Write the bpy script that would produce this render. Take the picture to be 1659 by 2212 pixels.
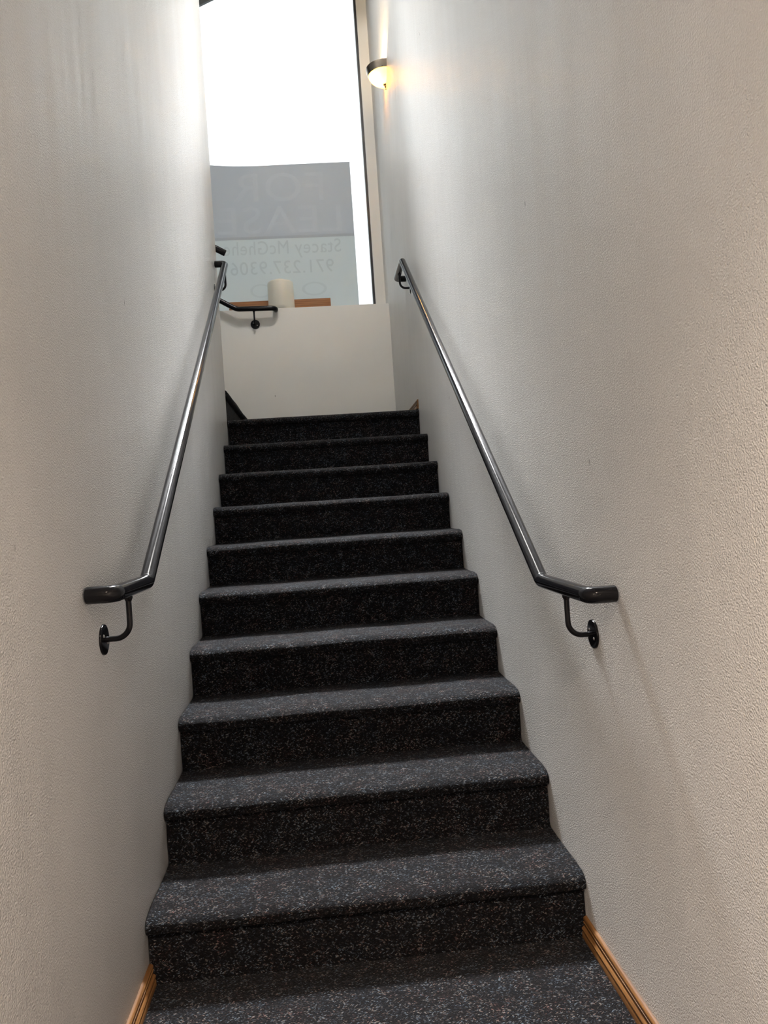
import bpy, bmesh, math, random
from mathutils import Vector, Matrix

random.seed(7)
scene = bpy.context.scene
for o in list(bpy.data.objects):
    bpy.data.objects.remove(o)

# ------------------------------------------------------------------ camera
cam_d = bpy.data.cameras.new('camera')
cam = bpy.data.objects.new('camera', cam_d)
scene.collection.objects.link(cam)
R_ = Vector((0.994531, -0.079945, -0.067204))
U_ = Vector((0.066695, -0.009026, 0.997733))
F_ = Vector((0.080370, 0.996758, 0.003645))
m = Matrix.Identity(4)
for i in range(3):
    m[i][0], m[i][1], m[i][2] = R_[i], U_[i], -F_[i]
m.translation = (-0.06202, -2.07563, 1.16752)
cam.matrix_world = m
cam_d.sensor_fit = 'VERTICAL'
cam_d.sensor_height = 36.0
cam_d.lens = 36.0 * 1700.0 / 2212.0
cam_d.clip_start = 0.02
scene.camera = cam

# ------------------------------------------------------------------ sky and exposure
SKY_STRENGTH = 1.1
HALL_SPOT = 150.0
FILL_SPOT = 880.0
FILL_PANEL = 14.5
w = bpy.data.worlds.new('overcast_sky')
scene.world = w
w.use_nodes = True
bg = w.node_tree.nodes['Background']
# overcast sky: radiance grows from the horizon to the zenith as (1 + 2 sin elevation) / 3
wn, wl = w.node_tree.nodes, w.node_tree.links
tc = wn.new('ShaderNodeTexCoord'); sxyz = wn.new('ShaderNodeSeparateXYZ'); wl.new(tc.outputs['Generated'], sxyz.inputs[0])
mr = wn.new('ShaderNodeMapRange'); mr.inputs['From Min'].default_value = 0.0; mr.inputs['From Max'].default_value = 1.0
mr.inputs['To Min'].default_value = 1 / 3; mr.inputs['To Max'].default_value = 1.0; wl.new(sxyz.outputs['Z'], mr.inputs['Value'])
sv = wn.new('ShaderNodeVectorMath'); sv.operation = 'SCALE'; sv.inputs[0].default_value = (0.93, 0.965, 1.0)
wl.new(mr.outputs[0], sv.inputs['Scale']); wl.new(sv.outputs[0], bg.inputs[0])
bg.inputs[1].default_value = SKY_STRENGTH

vs = scene.view_settings
vs.view_transform = 'Standard'
vs.look = 'None'
vs.exposure = 1.58
vs.gamma = 1.0
vs.use_curve_mapping = False
scene.cycles.max_bounces = 8
scene.cycles.caustics_reflective = False
scene.cycles.caustics_refractive = False

# ------------------------------------------------------------------ dimensions
X = 0.5769          # half width of the stair well
T = 0.29918         # tread going
RS = 0.18           # riser height
NS = 10             # risers of the lower flight
LZ = NS * RS        # landing level
LY = (NS - 1) * T   # landing front riser
YE = 2.646          # where the left wall ends
YB = 4.014          # back half wall
YW = 4.257          # window plane
SZ = 2.81           # sill level
CZ = 5.95           # high ceiling
XL = -3.40          # far left of the upper flight

# ------------------------------------------------------------------ materials
def new_mat(name):
    mt = bpy.data.materials.new(name)
    mt.use_nodes = True
    nt = mt.node_tree
    b = nt.nodes['Principled BSDF']
    return mt, nt, b

def N(nt, typ, **kw):
    n = nt.nodes.new(typ)
    for k, v in kw.items():
        setattr(n, k, v)
    return n

def simple(name, col, rough=0.5, metal=0.0, spec=0.5, coat=0.0, noise=0.0, nscale=40.0):
    mt, nt, b = new_mat(name)
    b.inputs['Base Color'].default_value = (*col, 1)
    b.inputs['Roughness'].default_value = rough
    b.inputs['Metallic'].default_value = metal
    b.inputs['Specular IOR Level'].default_value = spec
    b.inputs['Coat Weight'].default_value = coat
    b.inputs['Coat Roughness'].default_value = 0.08
    if noise:
        g = N(nt, 'ShaderNodeNewGeometry')
        n = N(nt, 'ShaderNodeTexNoise'); n.inputs['Scale'].default_value = nscale
        n.inputs['Detail'].default_value = 4
        nt.links.new(g.outputs['Position'], n.inputs['Vector'])
        r = N(nt, 'ShaderNodeMapRange')
        r.inputs['To Min'].default_value = 1 - noise; r.inputs['To Max'].default_value = 1 + noise
        nt.links.new(n.outputs['Fac'], r.inputs['Value'])
        mx = N(nt, 'ShaderNodeVectorMath', operation='SCALE')
        mx.inputs[0].default_value = col
        nt.links.new(r.outputs[0], mx.inputs['Scale'])
        nt.links.new(mx.outputs[0], b.inputs['Base Color'])
    return mt

def wall_paint(name, col, rough, peel, streak):
    mt, nt, b = new_mat(name)
    L = nt.links.new
    g = N(nt, 'ShaderNodeNewGeometry')
    # orange-peel roller texture
    n1 = N(nt, 'ShaderNodeTexNoise'); n1.inputs['Scale'].default_value = 265; n1.inputs['Detail'].default_value = 2.0
    n1.inputs['Roughness'].default_value = 0.45
    L(g.outputs['Position'], n1.inputs['Vector'])
    b1 = N(nt, 'ShaderNodeBump'); b1.inputs['Strength'].default_value = peel; b1.inputs['Distance'].default_value = 0.0030
    L(n1.outputs['Fac'], b1.inputs['Height'])
    # vertical unevenness left by the roller
    mp = N(nt, 'ShaderNodeMapping'); mp.inputs['Scale'].default_value = (9, 9, 0.55)
    L(g.outputs['Position'], mp.inputs['Vector'])
    n2 = N(nt, 'ShaderNodeTexNoise'); n2.inputs['Scale'].default_value = 1.6; n2.inputs['Detail'].default_value = 4
    L(mp.outputs[0], n2.inputs['Vector'])
    b2 = N(nt, 'ShaderNodeBump'); b2.inputs['Strength'].default_value = streak; b2.inputs['Distance'].default_value = 0.006
    L(n2.outputs['Fac'], b2.inputs['Height']); L(b1.outputs[0], b2.inputs['Normal'])
    L(b2.outputs[0], b.inputs['Normal'])
    rr = N(nt, 'ShaderNodeMapRange')
    rr.inputs['From Min'].default_value = 0.3; rr.inputs['From Max'].default_value = 0.7
    rr.inputs['To Min'].default_value = rough - 0.07; rr.inputs['To Max'].default_value = rough + 0.09
    L(n2.outputs['Fac'], rr.inputs['Value']); L(rr.outputs[0], b.inputs['Roughness'])
    # sparse scuffs, soft dirt
    n3 = N(nt, 'ShaderNodeTexNoise'); n3.inputs['Scale'].default_value = 3.0; n3.inputs['Detail'].default_value = 6
    L(g.outputs['Position'], n3.inputs['Vector'])
    r3 = N(nt, 'ShaderNodeMapRange'); r3.inputs['To Min'].default_value = 0.93; r3.inputs['To Max'].default_value = 1.05
    L(n3.outputs['Fac'], r3.inputs['Value'])
    mp4 = N(nt, 'ShaderNodeMapping'); mp4.inputs['Scale'].default_value = (6.5, 6.5, 3.0)
    L(g.outputs['Position'], mp4.inputs['Vector'])
    v4 = N(nt, 'ShaderNodeTexVoronoi'); v4.inputs['Scale'].default_value = 1.0
    L(mp4.outputs[0], v4.inputs['Vector'])
    r4 = N(nt, 'ShaderNodeMapRange'); r4.inputs['From Min'].default_value = 0.015; r4.inputs['From Max'].default_value = 0.03
    r4.inputs['To Min'].default_value = 0.45; r4.inputs['To Max'].default_value = 1.0
    L(v4.outputs['Distance'], r4.inputs['Value'])
    mm = N(nt, 'ShaderNodeMath', operation='MULTIPLY'); L(r3.outputs[0], mm.inputs[0]); L(r4.outputs[0], mm.inputs[1])
    sc = N(nt, 'ShaderNodeVectorMath', operation='SCALE'); sc.inputs[0].default_value = col
    L(mm.outputs[0], sc.inputs['Scale']); L(sc.outputs[0], b.inputs['Base Color'])
    b.inputs['Specular IOR Level'].default_value = 0.42
    return mt

def carpet(name):
    mt, nt, b = new_mat(name)
    L = nt.links.new
    g = N(nt, 'ShaderNodeNewGeometry')
    # zig-zag weave: shift every row of loops sideways
    sx = N(nt, 'ShaderNodeSeparateXYZ'); L(g.outputs['Position'], sx.inputs[0])
    ad = N(nt, 'ShaderNodeMath', operation='ADD'); L(sx.outputs['Y'], ad.inputs[0]); L(sx.outputs['Z'], ad.inputs[1])
    pp = N(nt, 'ShaderNodeMath', operation='PINGPONG'); pp.inputs[1].default_value = 0.011; L(ad.outputs[0], pp.inputs[0])
    ax = N(nt, 'ShaderNodeMath', operation='ADD'); L(sx.outputs['X'], ax.inputs[0]); L(pp.outputs[0], ax.inputs[1])
    cb = N(nt, 'ShaderNodeCombineXYZ'); L(ax.outputs[0], cb.inputs[0]); L(sx.outputs['Y'], cb.inputs[1]); L(sx.outputs['Z'], cb.inputs[2])
    v = N(nt, 'ShaderNodeTexVoronoi'); v.inputs['Scale'].default_value = 340; L(cb.outputs[0], v.inputs['Vector'])
    sep = N(nt, 'ShaderNodeSeparateColor'); L(v.outputs['Color'], sep.inputs[0])
    # patches where flecks are denser
    n = N(nt, 'ShaderNodeTexNoise'); n.inputs['Scale'].default_value = 26; n.inputs['Detail'].default_value = 3; L(cb.outputs[0], n.inputs['Vector'])
    m1 = N(nt, 'ShaderNodeMapRange'); m1.inputs['From Min'].default_value = 0.35; m1.inputs['From Max'].default_value = 0.65
    m1.inputs['To Min'].default_value = -0.07; m1.inputs['To Max'].default_value = 0.05; L(n.outputs['Fac'], m1.inputs['Value'])
    a1 = N(nt, 'ShaderNodeMath', operation='ADD'); L(sep.outputs[0], a1.inputs[0]); L(m1.outputs[0], a1.inputs[1])
    cr = N(nt, 'ShaderNodeValToRGB')
    e = cr.color_ramp.elements
    e[0].position = 0.45; e[0].color = (0.0032, 0.0031, 0.0042, 1)
    e[1].position = 0.99; e[1].color = (0.175, 0.175, 0.18, 1)
    x = cr.color_ramp.elements.new(0.70); x.color = (0.0076, 0.0074, 0.0094, 1)
    x = cr.color_ramp.elements.new(0.86); x.color = (0.036, 0.035, 0.040, 1)
    L(a1.outputs[0], cr.inputs[0])
    hue = N(nt, 'ShaderNodeValToRGB')
    h = hue.color_ramp.elements
    h[0].position = 0.0; h[0].color = (0.72, 0.92, 1.10, 1)
    h[1].position = 1.0; h[1].color = (1.25, 0.72, 0.66, 1)
    for p, c in ((0.35, (0.80, 0.98, 1.12)), (0.5, (1.0, 0.98, 0.95)), (0.72, (1.1, 0.95, 0.8))):
        x = hue.color_ramp.elements.new(p); x.color = (*c, 1)
    n5 = N(nt, 'ShaderNodeTexNoise'); n5.inputs['Scale'].default_value = 14; L(g.outputs['Position'], n5.inputs['Vector'])
    hm = N(nt, 'ShaderNodeMath', operation='MULTIPLY_ADD'); L(n5.outputs['Fac'], hm.inputs[0]); hm.inputs[1].default_value = 1.2
    h2 = N(nt, 'ShaderNodeMath', operation='MULTIPLY_ADD'); L(sep.outputs[1], h2.inputs[0]); h2.inputs[1].default_value = 0.8; h2.inputs[2].default_value = -0.5
    L(h2.outputs[0], hm.inputs[2]); L(hm.outputs[0], hue.inputs[0])
    mx = N(nt, 'ShaderNodeMix', data_type='RGBA', blend_type='MULTIPLY'); mx.inputs[0].default_value = 1
    L(cr.outputs[0], mx.inputs[6]); L(hue.outputs[0], mx.inputs[7])
    L(mx.outputs[2], b.inputs['Base Color'])
    b.inputs['Roughness'].default_value = 0.75
    b.inputs['Specular IOR Level'].default_value = 0.15
    b.inputs['Sheen Weight'].default_value = 0.02
    b.inputs['Sheen Roughness'].default_value = 0.4
    bp = N(nt, 'ShaderNodeBump'); bp.inputs['Strength'].default_value = 0.8; bp.inputs['Distance'].default_value = 0.003; bp.invert = True
    L(v.outputs['Distance'], bp.inputs['Height']); L(bp.outputs[0], b.inputs['Normal'])
    return mt

def oak(name, c0, c1, axis):
    mt, nt, b = new_mat(name)
    L = nt.links.new
    g = N(nt, 'ShaderNodeNewGeometry')
    mp = N(nt, 'ShaderNodeMapping')
    s = [170, 170, 170]; s[axis] = 5.0
    mp.inputs['Scale'].default_value = s
    L(g.outputs['Position'], mp.inputs['Vector'])
    n = N(nt, 'ShaderNodeTexNoise'); n.inputs['Scale'].default_value = 1.0; n.inputs['Detail'].default_value = 5; n.inputs['Distortion'].default_value = 0.4
    L(mp.outputs[0], n.inputs['Vector'])
    cr = N(nt, 'ShaderNodeValToRGB')
    cr.color_ramp.elements[0].position = 0.32; cr.color_ramp.elements[0].color = (*c0, 1)
    cr.color_ramp.elements[1].position = 0.68; cr.color_ramp.elements[1].color = (*c1, 1)
    L(n.outputs['Fac'], cr.inputs[0]); L(cr.outputs[0], b.inputs['Base Color'])
    b.inputs['Roughness'].default_value = 0.38
    return mt

def sheet(name, col, trans):
    mt, nt, b = new_mat(name)
    L = nt.links.new
    out = nt.nodes['Material Output']
    d = N(nt, 'ShaderNodeBsdfDiffuse'); d.inputs[0].default_value = (*col, 1)
    t = N(nt, 'ShaderNodeBsdfTranslucent'); t.inputs[0].default_value = (*trans, 1)
    a = N(nt, 'ShaderNodeAddShader')
    L(d.outputs[0], a.inputs[0]); L(t.outputs[0], a.inputs[1]); L(a.outputs[0], out.inputs['Surface'])
    nt.nodes.remove(b)
    return mt

def window_glass(name):
    mt, nt, b = new_mat(name)
    L = nt.links.new
    out = nt.nodes['Material Output']
    t = N(nt, 'ShaderNodeBsdfTransparent'); t.inputs[0].default_value = (0.94, 0.96, 0.955, 1)
    g = N(nt, 'ShaderNodeBsdfGlossy'); g.inputs['Roughness'].default_value = 0.0
    fr = N(nt, 'ShaderNodeFresnel'); fr.inputs['IOR'].default_value = 1.45
    mx = N(nt, 'ShaderNodeMixShader')
    L(fr.outputs[0], mx.inputs[0]); L(t.outputs[0], mx.inputs[1]); L(g.outputs[0], mx.inputs[2]); L(mx.outputs[0], out.inputs['Surface'])
    nt.nodes.remove(b)
    return mt

def emitter(name, col, strength):
    mt, nt, b = new_mat(name)
    b.inputs['Base Color'].default_value = (0.8, 0.8, 0.8, 1)
    b.inputs['Emission Color'].default_value = (*col, 1)
    b.inputs['Emission Strength'].default_value = strength
    return mt

M_WALL = wall_paint('semi_gloss_wall_paint', (0.79, 0.785, 0.77), 0.37, 0.9, 0.30)
M_BACK = wall_paint('eggshell_wall_paint', (0.80, 0.79, 0.755), 0.55, 0.12, 0.10)
M_CEIL = simple('ceiling_paint', (0.75, 0.74, 0.72), 0.8, noise=0.04)
M_CARPET = carpet('flecked_carpet')
M_OAK = oak('golden_oak', (0.13, 0.056, 0.017), (0.32, 0.155, 0.052), 1)
M_PLANK = oak('brown_plank', (0.22, 0.085, 0.03), (0.42, 0.19, 0.075), 0)
M_METAL = simple('black_gloss_metal', (0.010, 0.010, 0.012), 0.13, 0.0, 0.24, 0.0, 0.25, 20)
M_SCREW = simple('bare_screw', (0.55, 0.54, 0.52), 0.3, 1.0)
M_NICKEL = simple('aged_nickel', (0.36, 0.31, 0.26), 0.28, 1.0, noise=0.15)
M_FRAME = simple('dark_bronze_frame', (0.03, 0.032, 0.036), 0.4, noise=0.1)
M_STOP = simple('white_glazing_stop', (0.78, 0.79, 0.77), 0.4, noise=0.03)
M_GLASS = window_glass('window_glass')
M_EAVE = simple('grey_eave_board', (0.30, 0.31, 0.33), 0.6, noise=0.08)
M_GROUND = simple('grey_asphalt', (0.16, 0.16, 0.16), 0.9, noise=0.2, nscale=3)

# ------------------------------------------------------------------ mesh helpers
def finish(name, bm, mat, parent=None, origin=None, smooth=False, angle=35):
    """bm in world coordinates -> one mesh object"""
    bmesh.ops.recalc_face_normals(bm, faces=bm.faces)
    me = bpy.data.meshes.new(name)
    if parent is not None:
        org = Vector((0, 0, 0)); p = parent
        while p is not None:
            org += p.location; p = p.parent
        base = org
        loc = Vector((0, 0, 0))
    else:
        if origin is None:
            xs = [v.co for v in bm.verts]
            lo = Vector([min(c[i] for c in xs) for i in range(3)]); hi = Vector([max(c[i] for c in xs) for i in range(3)])
            origin = Vector(((lo.x + hi.x) / 2, (lo.y + hi.y) / 2, lo.z))
        base = Vector(origin); loc = base
    bmesh.ops.translate(bm, verts=bm.verts, vec=-base)
    bm.to_mesh(me); bm.free()
    if smooth:
        me.polygons.foreach_set('use_smooth', [True] * len(me.polygons))
        me.set_sharp_from_angle(angle=math.radians(angle))
    me.materials.append(mat)
    o = bpy.data.objects.new(name, me)
    o.location = loc
    scene.collection.objects.link(o)
    if parent is not None:
        o.parent = parent
    return o

def tag(o, label=None, cat=None, group=None, kind=None):
    if label: o['label'] = label
    if cat: o['category'] = cat
    if group: o['group'] = group
    if kind: o['kind'] = kind
    return o

def empty(name, loc, label=None, cat=None, group=None, kind=None):
    o = bpy.data.objects.new(name, None)
    o.location = loc; o.empty_display_size = 0.05
    scene.collection.objects.link(o)
    return tag(o, label, cat, group, kind)

def add_box(bm, x0, x1, y0, y1, z0, z1, bevel=0.0, seg=2):
    vs_ = [bm.verts.new((x, y, z)) for x in (x0, x1) for y in (y0, y1) for z in (z0, z1)]
    idx = [(0, 1, 3, 2), (4, 6, 7, 5), (0, 4, 5, 1), (2, 3, 7, 6), (0, 2, 6, 4), (1, 5, 7, 3)]
    fs = [bm.faces.new([vs_[i] for i in f]) for f in idx]
    if bevel:
        es = list({e for f in fs for e in f.edges})
        bmesh.ops.bevel(bm, geom=es, offset=bevel, segments=seg, profile=0.5, affect='EDGES')

def box(name, mat, parent, *a, **k):
    bm = bmesh.new(); add_box(bm, *a, **k)
    return finish(name, bm, mat, parent, smooth=bool(k.get('bevel')))

def fillet_path(pts, rads, n=8):
    """polyline with rounded corners"""
    out = [Vector(pts[0])]
    for i in range(1, len(pts) - 1):
        p, a, b = Vector(pts[i]), Vector(pts[i - 1]), Vector(pts[i + 1])
        r = rads[i - 1]
        d0 = (a - p).normalized(); d1 = (b - p).normalized()
        ang = d0.angle(d1)
        t = r / math.tan(ang / 2)
        s = p + d0 * t
        c = p + (d0 + d1).normalized() * (r / math.sin(ang / 2))
        e = p + d1 * t
        v0 = s - c; ax = v0.cross(e - c).normalized()
        tot = v0.angle(e - c)
        for k in range(n + 1):
            out.append(c + Matrix.Rotation(tot * k / n, 3, ax) @ v0)
    out.append(Vector(pts[-1]))
    return out

def add_tube(bm, path, rad, seg=24, cap=0.0):
    """sweep a circle along path; cap>0 rounds the ends by that much"""
    P = [Vector(p) for p in path]
    tang = []
    for i in range(len(P)):
        a = P[max(i - 1, 0)]; b = P[min(i + 1, len(P) - 1)]
        tang.append((b - a).normalized())
    up = Vector((0, 0, 1)) if abs(tang[0].z) < 0.9 else Vector((1, 0, 0))
    n = tang[0].cross(up).normalized()
    rings = []
    for i, p in enumerate(P):
        t = tang[i]
        n = (n - t * n.dot(t)).normalized()
        bn = t.cross(n)
        rr = [(p, rad)]
        if cap and i == 0:
            rr = [(p, rad - cap), (p + t * cap * 0.3, rad - cap * 0.3), (p + t * cap, rad)]
        if cap and i == len(P) - 1:
            rr = [(p - t * cap, rad), (p - t * cap * 0.3, rad - cap * 0.3), (p, rad - cap)]
        for c, r in rr:
            rings.append([bm.verts.new(c + (n * math.cos(2 * math.pi * k / seg) + bn * math.sin(2 * math.pi * k / seg)) * r) for k in range(seg)])
    for a, b in zip(rings, rings[1:]):
        for k in range(seg):
            bm.faces.new((a[k], a[(k + 1) % seg], b[(k + 1) % seg], b[k]))
    bm.faces.new(rings[0]); bm.faces.new(rings[-1][::-1])

def add_lathe(bm, prof, centre, axis, seg=32, a0=0.0, a1=2 * math.pi, ref=None, closed=False):
    """revolve (r, h) profile about axis through centre"""
    c = Vector(centre); ax = Vector(axis).normalized()
    u = Vector(ref) if ref else (Vector((1, 0, 0)) if abs(ax.x) < 0.9 else Vector((0, 1, 0)))
    u = (u - ax * u.dot(ax)).normalized(); v = ax.cross(u)
    full = abs(a1 - a0 - 2 * math.pi) < 1e-6
    cnt = seg if full else seg + 1
    rows = []
    for r, h in prof:
        if r < 1e-6:
            rows.append([bm.verts.new(c + ax * h)])
        else:
            rows.append([bm.verts.new(c + ax * h + (u * math.cos(a0 + (a1 - a0) * k / seg) + v * math.sin(a0 + (a1 - a0) * k / seg)) * r) for k in range(cnt)])
    pairs = list(zip(rows, rows[1:]))
    if closed: pairs.append((rows[-1], rows[0]))
    for a, b in pairs:
        for k in range(seg):
            k2 = (k + 1) % cnt
            if len(a) == 1 and len(b) == 1: continue
            if len(a) == 1: bm.faces.new((a[0], b[k2], b[k]))
            elif len(b) == 1: bm.faces.new((a[k], a[k2], b[0]))
            else: bm.faces.new((a[k], a[k2], b[k2], b[k]))
    if full:
        if len(rows[0]) > 1 and not closed: bm.faces.new(rows[0][::-1])
        if len(rows[-1]) > 1 and not closed: bm.faces.new(rows[-1])

def add_extrude(bm, prof, place, stations, jitter=None):
    """prof: closed list of 2D points; place(s, p) -> 3D; stations along the extrusion"""
    rows = []
    for s in stations:
        rows.append([bm.verts.new(place(s, p, jitter(s, i) if jitter else 0.0)) for i, p in enumerate(prof)])
    n = len(prof)
    for a, b in zip(rows, rows[1:]):
        for k in range(n):
            bm.faces.new((a[k], a[(k + 1) % n], b[(k + 1) % n], b[k]))
    bm.faces.new(rows[0][::-1]); bm.faces.new(rows[-1])

# ------------------------------------------------------------------ structure
HY = -5.0           # rear of the lower hall
tag(box('wall_left', M_WALL, None, -X - 0.14, -X, HY, YE, -0.02, CZ, bevel=0.004), 'off-white semi-gloss textured wall along the left of the stairs', kind='structure')
tag(box('wall_right', M_WALL, None, X, X + 0.14, HY, YW + 0.3, -0.02, CZ), 'off-white semi-gloss textured wall along the right of the stairs', kind='structure')
tag(box('wall_upper_flight', M_WALL, None, XL, -X - 0.14, YE - 0.14, YE, -0.02, CZ), 'off-white wall behind the left wall corner beside the upper flight', kind='structure')
tag(box('wall_far_left', M_WALL, None, XL - 0.14, XL, YE - 0.14, YW + 0.3, -0.02, CZ), 'off-white end wall beyond the upper flight', kind='structure')
tag(box('wall_back', M_BACK, None, XL, X, YB, YW + 0.16, -0.02, SZ, bevel=0.004), 'off-white half wall below the tall window at the landing', kind='structure')
tag(box('wall_window_side', M_BACK, None, 0.508, X, YW - 0.005, YW + 0.16, SZ, CZ), 'narrow beige wall strip between the window and the right wall', kind='structure')
tag(box('wall_window_head', M_BACK, None, XL, 0.508, YW - 0.005, YW + 0.16, 5.72, CZ), 'wall above the tall window', kind='structure')
tag(box('light_block_slab', M_CEIL, None, XL, X, 0.02, YB, -0.10, -0.03), 'unseen slab added under the stairs to stop light from below', kind='structure')  # added to keep sky light from leaking up under the steps
tag(box('wall_rear', M_WALL, None, -X, X, HY - 0.12, HY, -0.02, 2.5), 'wall at the rear of the lower hall', kind='structure')
tag(box('wall_header', M_WALL, None, -X, X, -0.72, -0.60, 2.5, CZ), 'wall above the hall ceiling', kind='structure')
tag(box('ceiling', M_CEIL, None, XL, X, -0.60, YW + 0.16, CZ, CZ + 0.12), 'flat pale ceiling high above the stair well', kind='structure')
tag(box('ceiling_hall', M_CEIL, None, -X, X, HY, -0.60, 2.5, 2.62), 'low pale ceiling of the hall', kind='structure')
tag(box('floor', M_CARPET, None, -X, X, HY, 0.02, -0.10, 0.0), 'dark flecked carpet floor at the foot of the stairs', kind='structure')
tag(box('floor_landing', M_CARPET, None, -X, X, LY + 0.20, YB, LZ - 0.12, LZ), 'dark flecked carpet floor of the stair landing', kind='structure')
tag(box('ground', M_GROUND, None, -60, 60, YW + 0.6, 120, -0.3, -0.2), 'grey ground outside the window', kind='structure')

# oak baseboards with a moulded profile
BP = [(0, 0), (0.0150, 0), (0.0150, 0.013), (0.0135, 0.0165), (0.0100, 0.0180), (0.0105, 0.0200), (0.0150, 0.0215), (0.0152, 0.0250), (0.0130, 0.0280), (0.0085, 0.0310),
      (0.0065, 0.0350), (0.0070, 0.0385), (0.0105, 0.0400), (0.0108, 0.0425), (0.0070, 0.0440), (0.0075, 0.0460), (0.0100, 0.0480), (0.0098, 0.0520), (0.0070, 0.0550), (0.0035, 0.0565), (0, 0.0570)]
def baseboard(name, side, y0, y1, z, label):
    bm = bmesh.new()
    add_extrude(bm, BP, lambda s, p, j: Vector((side * (X - p[0]), s, z + p[1])), [y0, y1])
    tag(finish(name, bm, M_OAK, smooth=True, angle=25), label, kind='structure')
baseboard('baseboard_left', -1, HY, -0.001, 0.0, 'golden oak moulded baseboard along the left hall wall')
baseboard('baseboard_right', 1, HY, -0.001, 0.0, 'golden oak moulded baseboard along the right hall wall')
baseboard('baseboard_landing', 1, LY - 0.012, YB, LZ, 'short golden oak baseboard on the right wall of the landing')

# window: frame members, glazing stop, pane
win = empty('window_1', (-1.4, YW, SZ), 'tall fixed window with dark bronze frame above the half wall', kind='structure')
box('frame_jamb', M_FRAME, win, 0.478, 0.496, YW + 0.01, YW + 0.07, SZ, 5.72)
box('frame_jamb', M_FRAME, win, XL, XL + 0.03, YW + 0.01, YW + 0.07, SZ, 5.72)
box('frame_head', M_FRAME, win, XL + 0.03, 0.478, YW + 0.01, YW + 0.07, 5.69, 5.72)
box('frame_sill', M_FRAME, win, XL + 0.03, 0.478, YW + 0.01, YW + 0.07, SZ, SZ + 0.02)
box('glazing_stop', M_STOP, win, 0.496, 0.508, YW - 0.006, YW + 0.07, SZ, 5.72)
box('pane', M_GLASS, win, XL + 0.03, 0.478, YW + 0.037, YW + 0.043, SZ + 0.02, 5.69)

# ------------------------------------------------------------------ carpeted stairs
def tread_profile(going, nose=0.025, th=0.046):
    """(d, z): d runs inwards from the riser face of this step; z from the tread top"""
    r = th / 2
    p = []
    p.append((going, 0.012))                       # cove up to the next riser
    p.append((going - 0.004, 0.0045)); p.append((going - 0.012, 0.0006))
    for k in range(1, 7):
        d = (going - 0.012) * (1 - k / 7.0)
        p.append((max(d, 0.055), 0.0002 - 0.0022 * math.sin(math.pi * k / 7.0)))
    p.append((0.048, -0.0012)); p.append((0.030, -0.0024))
    n = 14
    for k in range(n + 1):                         # rounded carpet nosing, soft on top
        a = math.pi / 2 + math.pi * k / n
        rx = 0.038 if k <= n // 2 else 0.020
        p.append((-nose + rx + rx * math.cos(a), -r - 0.003 + (r - 0.001) * math.sin(a)))
    p.append((0.006, -th - 0.004)); p.append((0.0005, -th - 0.010))
    p.append((0.03, -th - 0.010)); p.append((going + 0.015, -th + 0.004)); p.append((going + 0.015, 0.012))
    out = []
    for q in p:
        if not out or (abs(out[-1][0] - q[0]) + abs(out[-1][1] - q[1])) > 1e-5: out.append(q)
    return out

def wob(seed):
    rnd = random.Random(seed)
    k = [(rnd.uniform(3, 9), rnd.uniform(0, 6.28), rnd.uniform(0.0004, 0.0011)) for _ in range(3)]
    return lambda s: sum(a * math.sin(f * s * 2 + ph) for f, ph, a in k)

def flight(stair, n, base_z, place, half0, half1, extra_last=0.0, first_done=False):
    cols = [half0 + (half1 - half0) * i / 36 for i in range(37)]
    for k in range(1, n + 1):
        z = base_z + k * RS; d0 = (k - 1) * T
        w1, w2 = wob(k * 11 + n), wob(k * 17 + n)
        pr = tread_profile(T + (extra_last if k == n else 0.0))
        bm = bmesh.new()
        add_extrude(bm, pr, lambda s, p, j: place(s, d0 + p[0] + (w1(s) if p[0] < 0.05 else 0), z + p[1] + w2(s) * 0.8), cols)
        finish('tread', bm, M_CARPET, stair, smooth=True, angle=60)
        # riser: slightly bowed carpet face
        zt = -0.048; zb = -RS + (0.006 if k > 1 else 0.0)
        rp = []
        for i in range(9):
            f = i / 8.0
            rp.append((0.002 - 0.0035 * math.sin(math.pi * f) + (0.0 if f < 0.9 else -0.002 * (f - 0.9) * 10), zt + (zb - zt) * f))
        rp += [(0.022, zb), (0.022, zt)]
        bm = bmesh.new()
        add_extrude(bm, rp, lambda s, p, j: place(s, d0 + p[0] + w1(s) * 0.5, z + p[1]), cols)
        finish('riser', bm, M_CARPET, stair, smooth=True, angle=60)

st = empty('staircase', (0, 0, 0), 'main flight of ten steps in dark flecked carpet between the two white walls', 'stairs')
flight(st, NS, 0.0, lambda s, d, z: Vector((s, d, z)), -X + 0.002, X - 0.002)
st2 = empty('staircase', (-X, YB - 0.6, LZ), 'upper carpeted flight turning left off the landing behind the left wall', 'stairs')
flight(st2, 7, LZ, lambda s, d, z: Vector((-X - 0.012 - d, s, z)), YE + 0.004, YB - 0.004)

# ------------------------------------------------------------------ handrails
RR = 0.019
OFF = 0.062
def rail_tube(parent, pts, rads):
    bm = bmesh.new()
    add_tube(bm, fillet_path(pts, rads, 10), RR, 28, cap=0.003)
    return finish('rail', bm, M_METAL, parent, smooth=True, angle=50)

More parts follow.
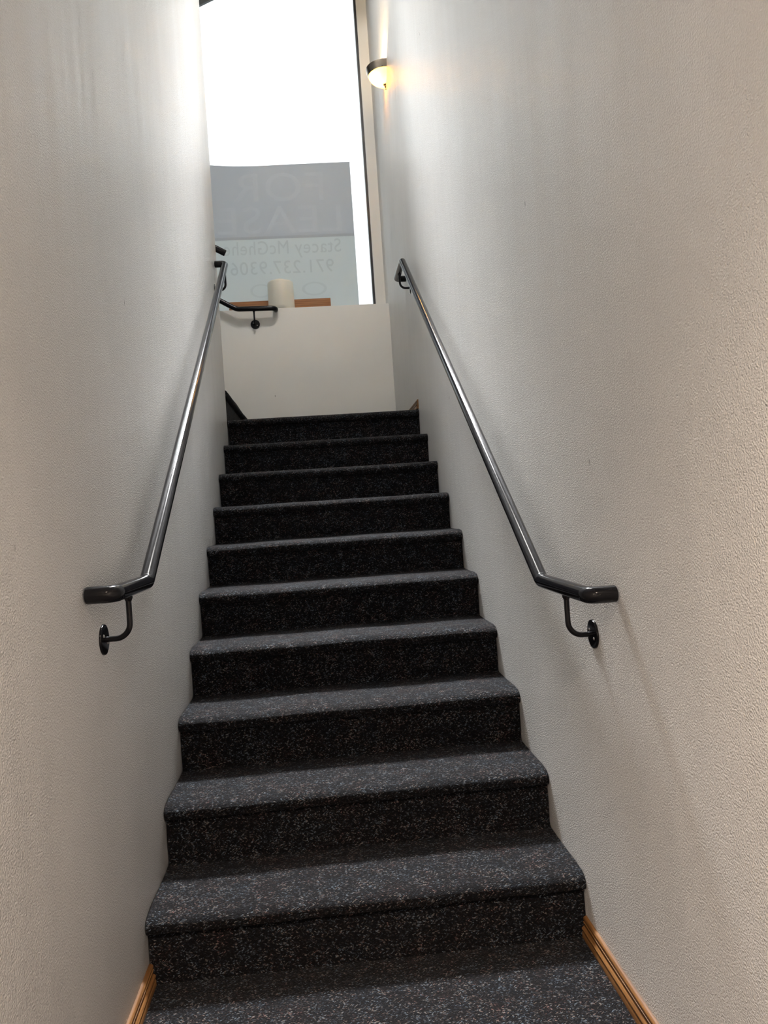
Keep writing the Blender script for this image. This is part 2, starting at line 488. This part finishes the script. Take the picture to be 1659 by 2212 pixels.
def bracket(parent, top, wall_dir, drop=0.112, off=OFF, screw_up=-0.45):
    """arm from the underside of the rail, curving to a round plate on the wall"""
    top = Vector(top); wd = Vector(wall_dir)
    bm = bmesh.new()
    foot = top + Vector((0, 0, -drop)) + wd * off
    path = fillet_path([top + Vector((0, 0, -RR + 0.004)), top + Vector((0, 0, -drop)), foot - wd * 0.003], [0.034], 10)
    add_tube(bm, path, 0.0066, 16)
    # small saddle under the rail
    add_lathe(bm, [(0.010, 0), (0.010, -0.004), (0.0068, -0.011)], top + Vector((0, 0, -RR + 0.002)), (0, 0, 1), 16)
    arm = finish('bracket', bm, M_METAL, parent, smooth=True, angle=50)
    bm = bmesh.new()
    add_lathe(bm, [(0.0, 0.0058), (0.030, 0.0056), (0.0345, 0.0045), (0.0355, 0.0025), (0.0355, 0.0)], foot, -wd, 36)
    bmesh.ops.translate(bm, verts=bm.verts, vec=(0, 0, 0))
    finish('wall_plate', bm, M_METAL, arm, smooth=True, angle=40)
    side = wd.cross(Vector((0, 0, 1)))
    for sgn in (1, -1):
        bm = bmesh.new()
        c = foot + side * (0.021 * sgn * 0.7) + Vector((0, 0, sgn * 0.021 * screw_up)) - wd * 0.0055
        add_lathe(bm, [(0.0, 0.0022), (0.0025, 0.0020), (0.0042, 0.0)], c, -wd, 12)
        finish('screw', bm, M_SCREW, arm, smooth=True)
    return arm

# left rail of the main flight
hl = empty('handrail', (-X, -0.2, 0.0), 'long black pipe handrail on the left wall of the main flight', 'handrail')
xl = -X + OFF
rail_tube(hl, [(-X + 0.003, -0.340, 1.037), (xl, -0.340, 1.037), (xl, -0.024, 1.037), (xl, 2.515, 2.675), (-X + 0.003, 2.515, 2.675)],
          [0.022, 0.045, 0.024])
bracket(hl, (xl, -0.222, 1.037), (-1, 0, 0))
bracket(hl, (xl, 2.47, 2.645), (-1, 0, 0), drop=0.135)
# right rail
hr = empty('handrail', (X, -0.2, 0.0), 'long black pipe handrail on the right wall of the main flight', 'handrail')
xr = X - OFF
rail_tube(hr, [(X - 0.003, -0.385, 0.960), (xr, -0.385, 0.960), (xr, -0.008, 0.964), (xr, 2.515, 2.648), (xr, 2.86, 2.648), (X - 0.003, 2.86, 2.648)],
          [0.022, 0.045, 0.030, 0.022])
bracket(hr, (xr, -0.214, 0.962), (1, 0, 0), drop=0.116)
bracket(hr, (xr, 2.70, 2.648), (1, 0, 0), drop=0.105)
# rail of the upper flight on the back wall
hb = empty('handrail', (-0.5, YB, LZ), 'black pipe handrail on the half wall below the candle', 'handrail')
yb = YB - OFF
rail_tube(hb, [(-0.300, YB - 0.003, 2.795), (-0.300, yb, 2.795), (-0.595, yb, 2.800), (-1.75, yb, 3.49)], [0.036, 0.10])
bracket(hb, (-0.463, yb, 2.798), (0, 1, 0), drop=0.105)
bracket(hb, (-1.45, yb, 3.30), (0, 1, 0), drop=0.105)
# rail of the upper flight on the near wall, only its lower end shows
hn = empty('handrail', (-0.7, YE, LZ), 'short end of a black handrail poking out behind the left wall edge', 'handrail')
yn = YE + OFF
rail_tube(hn, [(-1.75, yn, 3.53), (-0.585, yn, 2.835), (-0.528, yn + 0.012, 2.806)], [0.08])
bracket(hn, (-0.80, yn, 2.963), (0, -1, 0), drop=0.105)

# ------------------------------------------------------------------ things on the sill
# thick white pillar candle
bm = bmesh.new()
rc = 0.101
prof = [(0.0, 0.0), (rc - 0.006, 0.0), (rc - 0.001, 0.004), (rc + 0.001, 0.03), (rc, 0.12), (rc - 0.001, 0.215), (rc - 0.004, 0.226), (rc - 0.010, 0.229),
        (rc - 0.018, 0.224), (rc - 0.035, 0.214), (0.02, 0.209), (0.0, 0.208)]
add_lathe(bm, prof, (-0.256, YB + 0.104, SZ), (0, 0, 1), 56)
for v in bm.verts:
    if v.co.z > SZ + 0.2:
        a = math.atan2(v.co.y - YB - 0.104, v.co.x + 0.256)
        v.co.z += 0.0022 * math.sin(3 * a + 0.6) + 0.0012 * math.sin(7 * a)
wax, nt, b = new_mat('ivory_wax')
b.inputs['Base Color'].default_value = (0.80, 0.78, 0.70, 1)
b.inputs['Roughness'].default_value = 0.45
b.inputs['Subsurface Weight'].default_value = 0.6
b.inputs['Subsurface Radius'].default_value = (0.05, 0.045, 0.035)
b.inputs['Subsurface Scale'].default_value = 1.0
n = N(nt, 'ShaderNodeTexNoise'); n.inputs['Scale'].default_value = 30
bp = N(nt, 'ShaderNodeBump'); bp.inputs['Strength'].default_value = 0.1; bp.inputs['Distance'].default_value = 0.003
nt.links.new(n.outputs['Fac'], bp.inputs['Height']); nt.links.new(bp.outputs[0], b.inputs['Normal'])
candle = finish('pillar_candle', bm, wax, smooth=True, angle=50)
tag(candle, 'thick ivory white pillar candle standing on the window sill', 'candle')
bm = bmesh.new()
add_tube(bm, [(-0.256, YB + 0.104, SZ + 0.205), (-0.255, YB + 0.104, SZ + 0.213), (-0.253, YB + 0.105, SZ + 0.220)], 0.0014, 8)
finish('wick', bm, simple('burnt_wick', (0.03, 0.025, 0.02), 0.9, noise=0.2), candle)

# narrow wooden board leaning on edge behind the candle
bm = bmesh.new()
add_box(bm, -0.673, 0.132, YB + 0.2085, YB + 0.2200, SZ, SZ + 0.120, bevel=0.0012)
tag(finish('wooden_board', bm, M_PLANK), 'reddish brown wooden board standing on edge behind the candle', 'board')

# banner against the glass, printed side to the street
BAN_Y = YW - 0.010
def ban_top(x):
    return 4.0275 - 0.012 * math.exp(-((x + 0.45) / 0.28) ** 2) + 0.010 * max(0, -0.62 - x) / 0.2 - 0.004 * math.exp(-((x + 0.1) / 0.3) ** 2)
ban = empty('lease_banner', (-0.3, BAN_Y, SZ), 'grey for-lease banner seen from its back, standing against the window glass', 'banner')
xs = [-0.93 + (0.3595 + 0.93) * i / 40 for i in range(41)]
def ban_y(x, z):
    return BAN_Y + 0.004 * math.sin((x + 0.3) * 3.0) * ((z - SZ) / 1.2) - 0.004
def panel(name, mat, zlo, zhi, parent):
    bm = bmesh.new()
    nz = 10
    for dy in (0.0, 0.0012):
        pass
    grid = {}
    for side, dy in ((0, 0.0), (1, 0.0010)):
        for i, x in enumerate(xs):
            for j in range(nz + 1):
                lo = zlo; hi = ban_top(x) if zhi is None else zhi
                z = lo + (hi - lo) * j / nz
                grid[side, i, j] = bm.verts.new((x, ban_y(x, z) + dy, z))
    I, J = len(xs) - 1, nz
    for i in range(I):
        for j in range(J):
            bm.faces.new((grid[0, i, j], grid[0, i + 1, j], grid[0, i + 1, j + 1], grid[0, i, j + 1]))
            bm.faces.new((grid[1, i, j], grid[1, i, j + 1], grid[1, i + 1, j + 1], grid[1, i + 1, j]))
    for i in range(I):
        bm.faces.new((grid[0, i, 0], grid[1, i, 0], grid[1, i + 1, 0], grid[0, i + 1, 0]))
        bm.faces.new((grid[0, i, J], grid[0, i + 1, J], grid[1, i + 1, J], grid[1, i, J]))
    for j in range(J):
        bm.faces.new((grid[0, 0, j], grid[0, 0, j + 1], grid[1, 0, j + 1], grid[1, 0, j]))
        bm.faces.new((grid[0, I, j], grid[1, I, j], grid[1, I, j + 1], grid[0, I, j + 1]))
    return finish(name, bm, mat, parent, smooth=True, angle=40)
K = 0.47
M_BAN1 = sheet('banner_vinyl_upper', (0.30, 0.31, 0.33), (0.98 * K, 1.04 * K, 1.08 * K))
M_BAN2 = sheet('banner_vinyl_lower', (0.34, 0.36, 0.365), (1.13 * K, 1.20 * K, 1.21 * K))
M_LINE = sheet('banner_rule', (0.28, 0.29, 0.30), (0.92 * K, 0.96 * K, 1.00 * K))
def ink(name, tint, veil):
    mt, nt, b_ = new_mat(name)
    out = nt.nodes['Material Output']
    t = N(nt, 'ShaderNodeBsdfTransparent'); t.inputs[0].default_value = (*tint, 1)
    d = N(nt, 'ShaderNodeBsdfDiffuse'); d.inputs[0].default_value = (*veil, 1)
    ad = N(nt, 'ShaderNodeAddShader')
    nt.links.new(t.outputs[0], ad.inputs[0]); nt.links.new(d.outputs[0], ad.inputs[1]); nt.links.new(ad.outputs[0], out.inputs['Surface'])
    nt.nodes.remove(b_)
    return mt
M_LET1 = ink('pale_show_through_print', (1.0, 1.0, 1.0), (0.022, 0.022, 0.022))
M_LET2 = ink('dark_show_through_print', (0.960, 0.960, 0.960), (0.0, 0.0, 0.0))
M_LET3 = ink('faint_show_through_print', (0.978, 0.978, 0.978), (0.0, 0.0, 0.0))
panel('upper_panel', M_BAN1, 3.4495, None, ban)
panel('rule', M_LINE, 3.428, 3.4495, ban)
panel('lower_panel', M_BAN2, SZ, 3.428, ban)

def lettering(text, x_left, x_right, z0, z1, mat):
    """mirrored lettering filling x_right..x_left (reads from the street)"""
    cu = bpy.data.curves.new('lettering', 'FONT'); cu.body = text; cu.resolution_u = 4; cu.space_character = 1.06
    to = bpy.data.objects.new('lettering', cu); scene.collection.objects.link(to)
    dg = bpy.context.evaluated_depsgraph_get(); dg.update()
    me = bpy.data.meshes.new_from_object(to.evaluated_get(dg))
    bpy.data.objects.remove(to); bpy.data.curves.remove(cu)
    bm = bmesh.new(); bm.from_mesh(me); bpy.data.meshes.remove(me)
    mnx = min(v.co.x for v in bm.verts); mxx = max(v.co.x for v in bm.verts)
    cap = [v.co.y for v in bm.verts]; mxy = max(cap)
    for v in bm.verts:
        fx = (v.co.x - mnx) / (mxx - mnx)
        x = x_right + (x_left - x_right) * fx
        z = z0 + (z1 - z0) * v.co.y / mxy
        v.co = Vector((x, ban_y(x, z) - 0.0016, z))
    ext = bmesh.ops.extrude_face_region(bm, geom=bm.faces[:])
    bmesh.ops.translate(bm, verts=[g for g in ext['geom'] if isinstance(g, bmesh.types.BMVert)], vec=(0, 0.0008, 0))
    finish('lettering', bm, mat, ban)
lettering('FOR', -0.588, 0.134, 3.728, 3.955, M_LET1)
lettering('LEASE', -0.722, 0.262, 3.471, 3.690, M_LET1)
lettering('Stacey', -0.125, 0.245, 3.305, 3.412, M_LET2)
lettering('McGhehe', -0.690, -0.175, 3.305, 3.412, M_LET2)
lettering('971.237.9306', -0.645, 0.178, 3.147, 3.250, M_LET2)
for cx, cz, rx, rz in ((0.010, 3.015, 0.10, 0.055), (-0.415, 3.015, 0.085, 0.055)):
    bm = bmesh.new()
    a = [[], [], [], []]
    for k in range(40):
        t = 2 * math.pi * k / 40
        for q, (s, dy) in enumerate(((1.0, -0.0016), (0.78, -0.0016), (0.78, -0.0008), (1.0, -0.0008))):
            x, z = cx + rx * s * math.cos(t), cz + rz * s * math.sin(t)
            a[q].append(bm.verts.new((x, ban_y(x, z) + dy, z)))
    for k in range(40):
        j = (k + 1) % 40
        for q in range(4):
            bm.faces.new((a[q][k], a[q][j], a[(q + 1) % 4][j], a[(q + 1) % 4][k]))
    finish('oval_mark', bm, M_LET3, ban)

# ------------------------------------------------------------------ wall sconce
SC = Vector((X, 3.25, 4.095))       # bottom centre of the bowl, on the wall
sc = empty('wall_sconce', SC, 'lit half-bowl wall sconce with amber glass and nickel rim on the right wall', 'lamp')
def half_lathe(name, prof, mat, parent, closed=True):
    bm = bmesh.new()
    add_lathe(bm, prof, SC, (0, 0, 1), 32, math.pi / 2, math.pi * 1.5, ref=(1, 0, 0), closed=closed)
    return finish(name, bm, mat, parent, smooth=True, angle=40)
outer = []
for k in range(13):
    t = k / 12.0 * math.pi / 2
    outer.append((0.012 + 0.106 * math.sin(t), 0.078 * (1 - math.cos(t))))
inner = [(max(r - 0.004, 0.004), h + 0.003) for r, h in reversed(outer)]
shade_m, nt, b = new_mat('amber_alabaster_glass')
out = nt.nodes['Material Output']
tr = N(nt, 'ShaderNodeBsdfTranslucent'); tr.inputs[0].default_value = (0.98, 0.74, 0.34, 1)
gl = N(nt, 'ShaderNodeBsdfGlossy'); gl.inputs['Roughness'].default_value = 0.15
df = N(nt, 'ShaderNodeBsdfDiffuse'); df.inputs[0].default_value = (0.75, 0.6, 0.35, 1)
mx1 = N(nt, 'ShaderNodeMixShader'); mx1.inputs[0].default_value = 0.2
mx2 = N(nt, 'ShaderNodeMixShader'); mx2.inputs[0].default_value = 0.05
nt.links.new(tr.outputs[0], mx1.inputs[1]); nt.links.new(df.outputs[0], mx1.inputs[2])
tp = N(nt, 'ShaderNodeBsdfTransparent'); tp.inputs[0].default_value = (1.0, 0.86, 0.55, 1)
mx3 = N(nt, 'ShaderNodeMixShader'); mx3.inputs[0].default_value = 0.045
nt.links.new(mx1.outputs[0], mx3.inputs[1]); nt.links.new(tp.outputs[0], mx3.inputs[2])
nt.links.new(mx3.outputs[0], mx2.inputs[1]); nt.links.new(gl.outputs[0], mx2.inputs[2]); nt.links.new(mx2.outputs[0], out.inputs['Surface'])
nt.nodes.remove(b)
half_lathe('glass_bowl', outer + inner, shade_m, sc)
half_lathe('rim', [(0.112, 0.062), (0.117, 0.060), (0.123, 0.073), (0.1285, 0.095), (0.131, 0.103), (0.131, 0.107), (0.127, 0.107), (0.118, 0.078)], M_NICKEL, sc)
bm = bmesh.new()
add_lathe(bm, [(0.0, -0.034), (0.004, -0.033), (0.006, -0.028), (0.004, -0.023), (0.009, -0.018), (0.012, -0.012), (0.010, -0.006), (0.018, 0.000), (0.019, 0.004), (0.0, 0.008)],
          SC, (0, 0, 1), 24, math.pi / 2, math.pi * 1.5, ref=(1, 0, 0))
finish('finial', bm, M_NICKEL, sc, smooth=True)
bm = bmesh.new()
add_lathe(bm, [(0.0, 0.004), (0.004, 0.003), (0.005, 0.0)], SC + Vector((-0.030, -0.112, 0.066)), (-0.25, -0.95, 0.1), 12)
finish('set_screw', bm, M_FRAME, sc)
bm = bmesh.new()
add_lathe(bm, [(0.0, 0.0), (0.014, 0.003), (0.026, 0.014), (0.029, 0.028), (0.024, 0.042), (0.012, 0.052), (0.0, 0.055)], SC + Vector((-0.055, 0, 0.036)), (0, 0, 1), 20)
finish('bulb', bm, emitter('warm_bulb', (1.0, 0.70, 0.36), 250.0), sc, smooth=True)

# ------------------------------------------------------------------ ceiling lamps out of view, all but the near downlight added as fill
pl = empty('added_fill_panel', (0, 1.75, CZ), 'unseen square fill panel added high above the stairs', 'lamp')  # unseen panel added to brighten the half wall and upper walls
box('fill_panel_frame', M_STOP, pl, -0.32, 0.32, 1.43, 2.07, CZ - 0.03, CZ)
box('fill_panel_diffuser', emitter('neutral_fill_diffuser', (1.0, 0.97, 0.93), FILL_PANEL), pl, -0.29, 0.29, 1.46, 2.04, CZ - 0.036, CZ - 0.03)
def fill_spot(x, y, aim, power, label):  # added spot standing in for window light falling down the stairs
    c = Vector((x, y, CZ)); d = (Vector(aim) - (c + Vector((0, 0, -0.36)))).normalized()
    t = empty('added_fill_spotlight', c, label, 'lamp')
    bm = bmesh.new()
    add_lathe(bm, [(0.0, 0.0), (0.06, 0.0), (0.06, -0.018), (0.012, -0.024), (0.012, -0.30), (0.0, -0.30)], c, (0, 0, 1), 28)
    finish('mount', bm, M_STOP, t, smooth=True)
    hd = c + Vector((0, 0, -0.36))
    bm = bmesh.new()
    add_lathe(bm, [(0.0, -0.12), (0.05, -0.12), (0.14, -0.10), (0.36, 0.0), (0.43, 0.06), (0.42, 0.06), (0.35, 0.01), (0.0, -0.02)], hd, d, 32)
    finish('head', bm, M_STOP, t, smooth=True)
    ld = bpy.data.lights.new('fill_spot_beam', 'SPOT')
    ld.energy = power; ld.color = (0.98, 0.985, 1.0); ld.spot_size = math.radians(31); ld.spot_blend = 1.0; ld.shadow_soft_size = 0.42
    lo = bpy.data.objects.new('fill_spot_beam', ld); scene.collection.objects.link(lo)
    lo.parent = t; lo.location = Vector((0, 0, -0.36)) + d * 0.10
    lo.rotation_mode = 'QUATERNION'; lo.rotation_quaternion = d.to_track_quat('-Z', 'Y')
fill_spot(0.0, 3.25, (0.0, 0.35, 0.4), FILL_SPOT, 'unseen large fill spotlight added above the landing')
def downlight(x, y, power, label):
    d = empty('downlight', (x, y, 2.5), label, 'lamp')
    bm = bmesh.new()
    add_lathe(bm, [(0.062, 0.0), (0.088, 0.0), (0.090, -0.004), (0.084, -0.007), (0.064, -0.005)], (x, y, 2.5), (0, 0, 1), 36, closed=True)
    finish('trim_ring', bm, M_STOP, d, smooth=True)
    bm = bmesh.new()
    add_lathe(bm, [(0.0, -0.001), (0.060, -0.001), (0.060, -0.003), (0.0, -0.003)], (x, y, 2.5), (0, 0, 1), 32)
    finish('lens', bm, emitter('warm_lens', (1.0, 0.72, 0.48), 6.0), d)
    ld = bpy.data.lights.new('downlight_beam', 'SPOT')
    ld.energy = power; ld.color = (1.0, 0.80, 0.65); ld.spot_size = math.radians(125); ld.spot_blend = 0.85; ld.shadow_soft_size = 0.06
    lo = bpy.data.objects.new('downlight_beam', ld); scene.collection.objects.link(lo)
    lo.parent = d; lo.location = (0, 0, -0.012)
downlight(0.0, -2.35, HALL_SPOT, 'round recessed downlight in the hall ceiling nearest the stairs')
downlight(0.0, -3.90, HALL_SPOT, 'unseen fill downlight added at the rear of the hall ceiling')  # second downlight added to lift the lower walls

# ------------------------------------------------------------------ raking eave outside the window
ev = empty('roof_eave', (-0.7, YW + 0.35, 5.0), 'grey sloping roof eave outside the top left of the window', 'roof eave')
s_ = 0.465
def eave_piece(name, y0, y1, lo, hi, mat):
    bm = bmesh.new()
    x0, x1 = -4.5, 2.0
    zc = lambda x: 5.5215 + (x + 0.801) * s_
    v = [bm.verts.new((x, y, zc(x) + d)) for x in (x0, x1) for y in (y0, y1) for d in (lo, hi)]
    for f in [(0, 1, 3, 2), (4, 6, 7, 5), (0, 4, 5, 1), (2, 3, 7, 6), (0, 2, 6, 4), (1, 5, 7, 3)]:
        bm.faces.new([v[i] for i in f])
    finish(name, bm, mat, ev)
eave_piece('fascia', 4.575, 4.60, 0.0, 0.16, M_EAVE)
eave_piece('soffit', YW + 0.17, 4.575, 0.055, 0.07, M_EAVE)
eave_piece('roofing', YW + 0.17, 4.62, 0.16, 0.19, M_FRAME)
